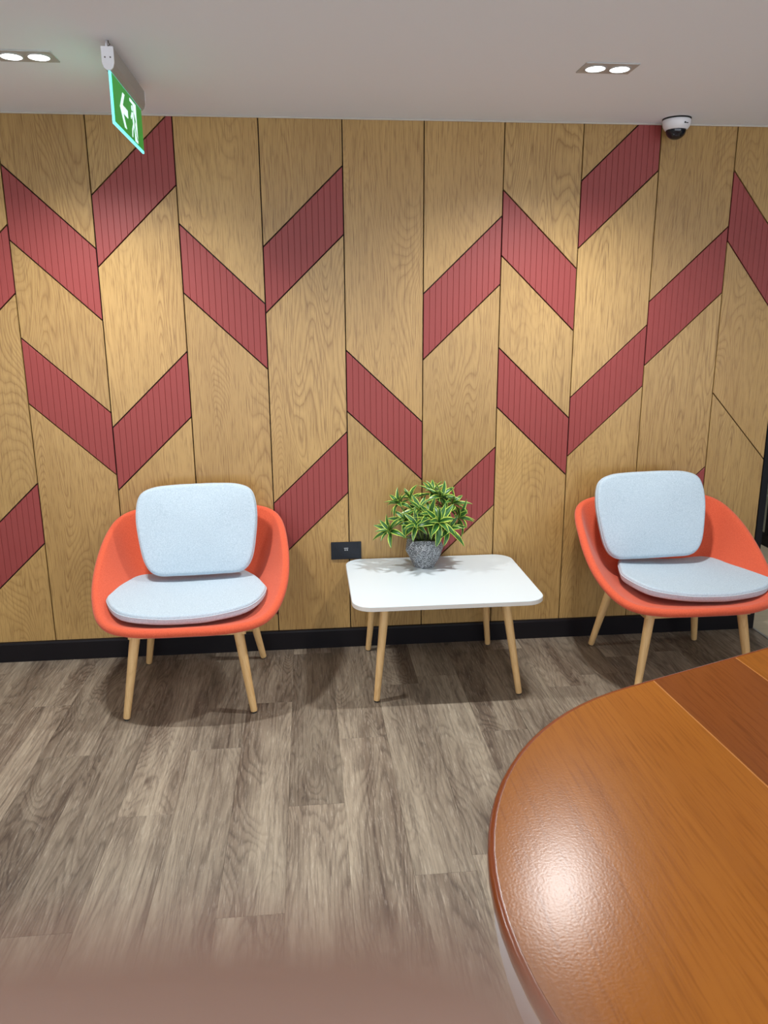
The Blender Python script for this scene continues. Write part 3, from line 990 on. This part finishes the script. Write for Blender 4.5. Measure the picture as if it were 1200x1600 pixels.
# ================================================================== DOME CAMERA
t = tag(empty('dome_camera', (2.508, -.092, H)), 'white ceiling dome security camera with a smoked black bubble', 'camera')
m = MB(); m.lathe([(.060, 0), (.060, -.005), (.057, -.006)], n=40); m.build('mount_ring', RUB, t, True)
m = MB(); m.lathe([(.056, -.005), (.0595, -.008), (.0590, -.020), (.0545, -.034), (.0475, -.044), (.043, -.046)], n=40); c_ = m.build('cover', WPL, t, True)
m = MB(); m.lathe([(.0425, -.043)] + [(.0425 * math.cos(a * PI / 20), -.046 - .038 * math.sin(a * PI / 20)) for a in range(0, 10)], n=36); m.build('dome', DOME, t, True)
m = MB()
for k, (a, z, wd, h_) in enumerate(((.20, -.026, .0030, .006), (.33, -.027, .0026, .003), (.43, -.027, .0026, .003))):
    rr = .0588
    cx_, cy_ = rr * math.sin(a), -rr * math.cos(a)
    m.box((cx_ - wd, cy_ - .0012, z - h_ / 2), (cx_ + wd, cy_ + .0022, z + h_ / 2))
m.build('printed_marks', RUB, c_)

# ================================================================== FOREGROUND TABLE
DZ = 0.74
A = math.atan2(.358, .934)
C1 = Vector((1.883, -2.672)); C2 = C1 + 1.05 * Vector((math.cos(A), math.sin(A))); R = .741
def track(r, n=44):
    out = [(C1.x + r * math.cos(A + PI / 2 + PI * k / n), C1.y + r * math.sin(A + PI / 2 + PI * k / n)) for k in range(n + 1)]
    out += [(C2.x + r * math.cos(A - PI / 2 + PI * k / n), C2.y + r * math.sin(A - PI / 2 + PI * k / n)) for k in range(n + 1)]
    return out
t = tag(empty('meeting_table', (0, 0, 0)), 'large round-ended varnished brown wooden table in the right foreground', 'table')
def rings_mesh(prof, name, mat, parent, smooth=True):
    vs = []; fs = []
    for r, z in prof: vs += [(x, y, z) for x, y in track(r)]
    n = len(track(R))
    for i in range(len(prof) - 1):
        for k in range(n): fs.append((i * n + k, i * n + (k + 1) % n, (i + 1) * n + (k + 1) % n, (i + 1) * n + k))
    fs.append(tuple(range(n))); fs.append(tuple(range((len(prof) - 1) * n, len(prof) * n)))
    return mk(name, vs, fs, mat, parent, smooth)
bn = [(R - .013, DZ - .0012), (R - .008, DZ - .0002), (R - .003, DZ - .0025), (R, DZ - .009), (R, DZ - .022), (R - .003, DZ - .029), (R - .008, DZ - .031)]
tt = rings_mesh(bn, 'tabletop', RIM, t); smooth_angle(tt, 50)
rings_mesh([(R - .010, DZ - .0312), (R - .006, DZ - .033), (R - .006, DZ - .038), (R - .009, DZ - .040)], 'edge_strip', CREAM, t)
rings_mesh([(R - .012, DZ - .0402), (R - .012, DZ - .100), (R - .030, DZ - .100)], 'apron', WHITE, t, False)
inner = track(R - .0125)
cutx = [1.0, 1.335, 1.565, 1.715, 1.985, 2.21, 2.45, 2.66, 2.9, 3.15, 3.38, 3.8]
slope = .05
for i in range(len(cutx) - 1):
    # cut lines run almost along y :  x = cx - slope * (y + 2.4)
    pc = clip(clip(inner, 1, slope, cutx[i + 1] - slope * 2.4), -1, -slope, -(cutx[i] - slope * 2.4))
    if len(pc) < 3: continue
    pc = inset(pc, .00005)
    if len(pc) < 3: continue
    v, f = prism(pc, lambda u, v_, d: (u, v_, DZ - d), 0.0, .0012, .0)
    mk('top_board', v, f, DESKD if i in (3, 6, 9) else DESK, t)
    if i in (2, 3, 6):
        cx_ = cutx[i + 1]
        st = clip(clip(inner, 1, slope, cx_ + .0016 - slope * 2.4), -1, -slope, -(cx_ - .0016 - slope * 2.4))
        v, f = prism(st, lambda u, v_, d: (u, v_, DZ + .0001 - d), 0.0, .001, .0)
        mk('inlay_line', v, f, INLAY, t)
for cc in (C1 + .25 * Vector((math.cos(A), math.sin(A))), C2 - .15 * Vector((math.cos(A), math.sin(A)))):
    m = MB(); m.lathe([(.30, 0), (.30, .02), (.27, .03), (.08, .035), (.06, .05), (.06, .60), (.12, .638), (.20, .64)], (cc.x, cc.y, 0), 32)
    smooth_angle(m.build('pedestal', SKIRT, t), 40)

# ================================================================== HAND in front of the lens
def cw(x, y, z):
    """point given to the right, above and ahead of the lens, in metres"""
    return CAM + CR * x + CU * y + CF * z
def hand():
    J = []; E = []
    def chain(start, pts):
        prev = start
        for p, r in pts:
            J.append((p, r)); i = len(J) - 1
            if prev is not None: E.append((prev, i))
            prev = i
        return prev
    wrist = chain(None, [((-.165, -.085, -.055), .025)])
    palm = chain(wrist, [((-.130, -.070, -.035), .022)])
    # index: reaches over the lens along the bottom edge of the frame
    chain(palm, [((-.100, -.038, -.012), .0115), ((-.052, -.028, .016), .0086), ((-.022, -.0208, .0205), .0078), ((-.001, -.0184, .0205), .0076), ((.0068, -.0195, .0203), .0066)])
    chain(palm, [((-.098, -.058, -.012), .0115), ((-.055, -.056, .014), .0090), ((-.028, -.056, .012), .0082), ((-.008, -.057, .004), .0065)])
    chain(palm, [((-.100, -.078, -.014), .0110), ((-.062, -.078, .010), .0086), ((-.038, -.078, .008), .0078), ((-.020, -.079, .001), .0062)])
    chain(palm, [((-.108, -.096, -.020), .0100), ((-.076, -.098, .000), .0074), ((-.056, -.099, .000), .0066), ((-.042, -.100, -.006), .0054)])
    chain(palm, [((-.120, -.045, -.055), .0135), ((-.092, -.022, -.062), .0100), ((-.066, -.010, -.058), .0088), ((-.052, -.006, -.054), .0070)])
    chain(wrist, [((-.200, -.110, -.090), .025), ((-.255, -.165, -.160), .031), ((-.31, -.225, -.235), .036)])
    me = bpy.data.meshes.new('hand')
    me.from_pydata([cw(*p) for p, r in J], E, [])
    o = bpy.data.objects.new('hand', me); COL.objects.link(o)
    sk = o.modifiers.new('skin', 'SKIN'); sk.use_smooth_shade = True
    if len(me.skin_vertices) == 0: me.skin_vertices.new()
    for i, (p, r) in enumerate(J):
        me.skin_vertices[0].data[i].radius = (r, r)
    me.skin_vertices[0].data[0].use_root = True
    sub = o.modifiers.new('sub', 'SUBSURF'); sub.levels = 2; sub.render_levels = 2
    me.materials.append(SKIN)
    tag(o, 'bare hand, its finger a blurred pinkish smear along the bottom edge', 'hand')
    return o
hand()
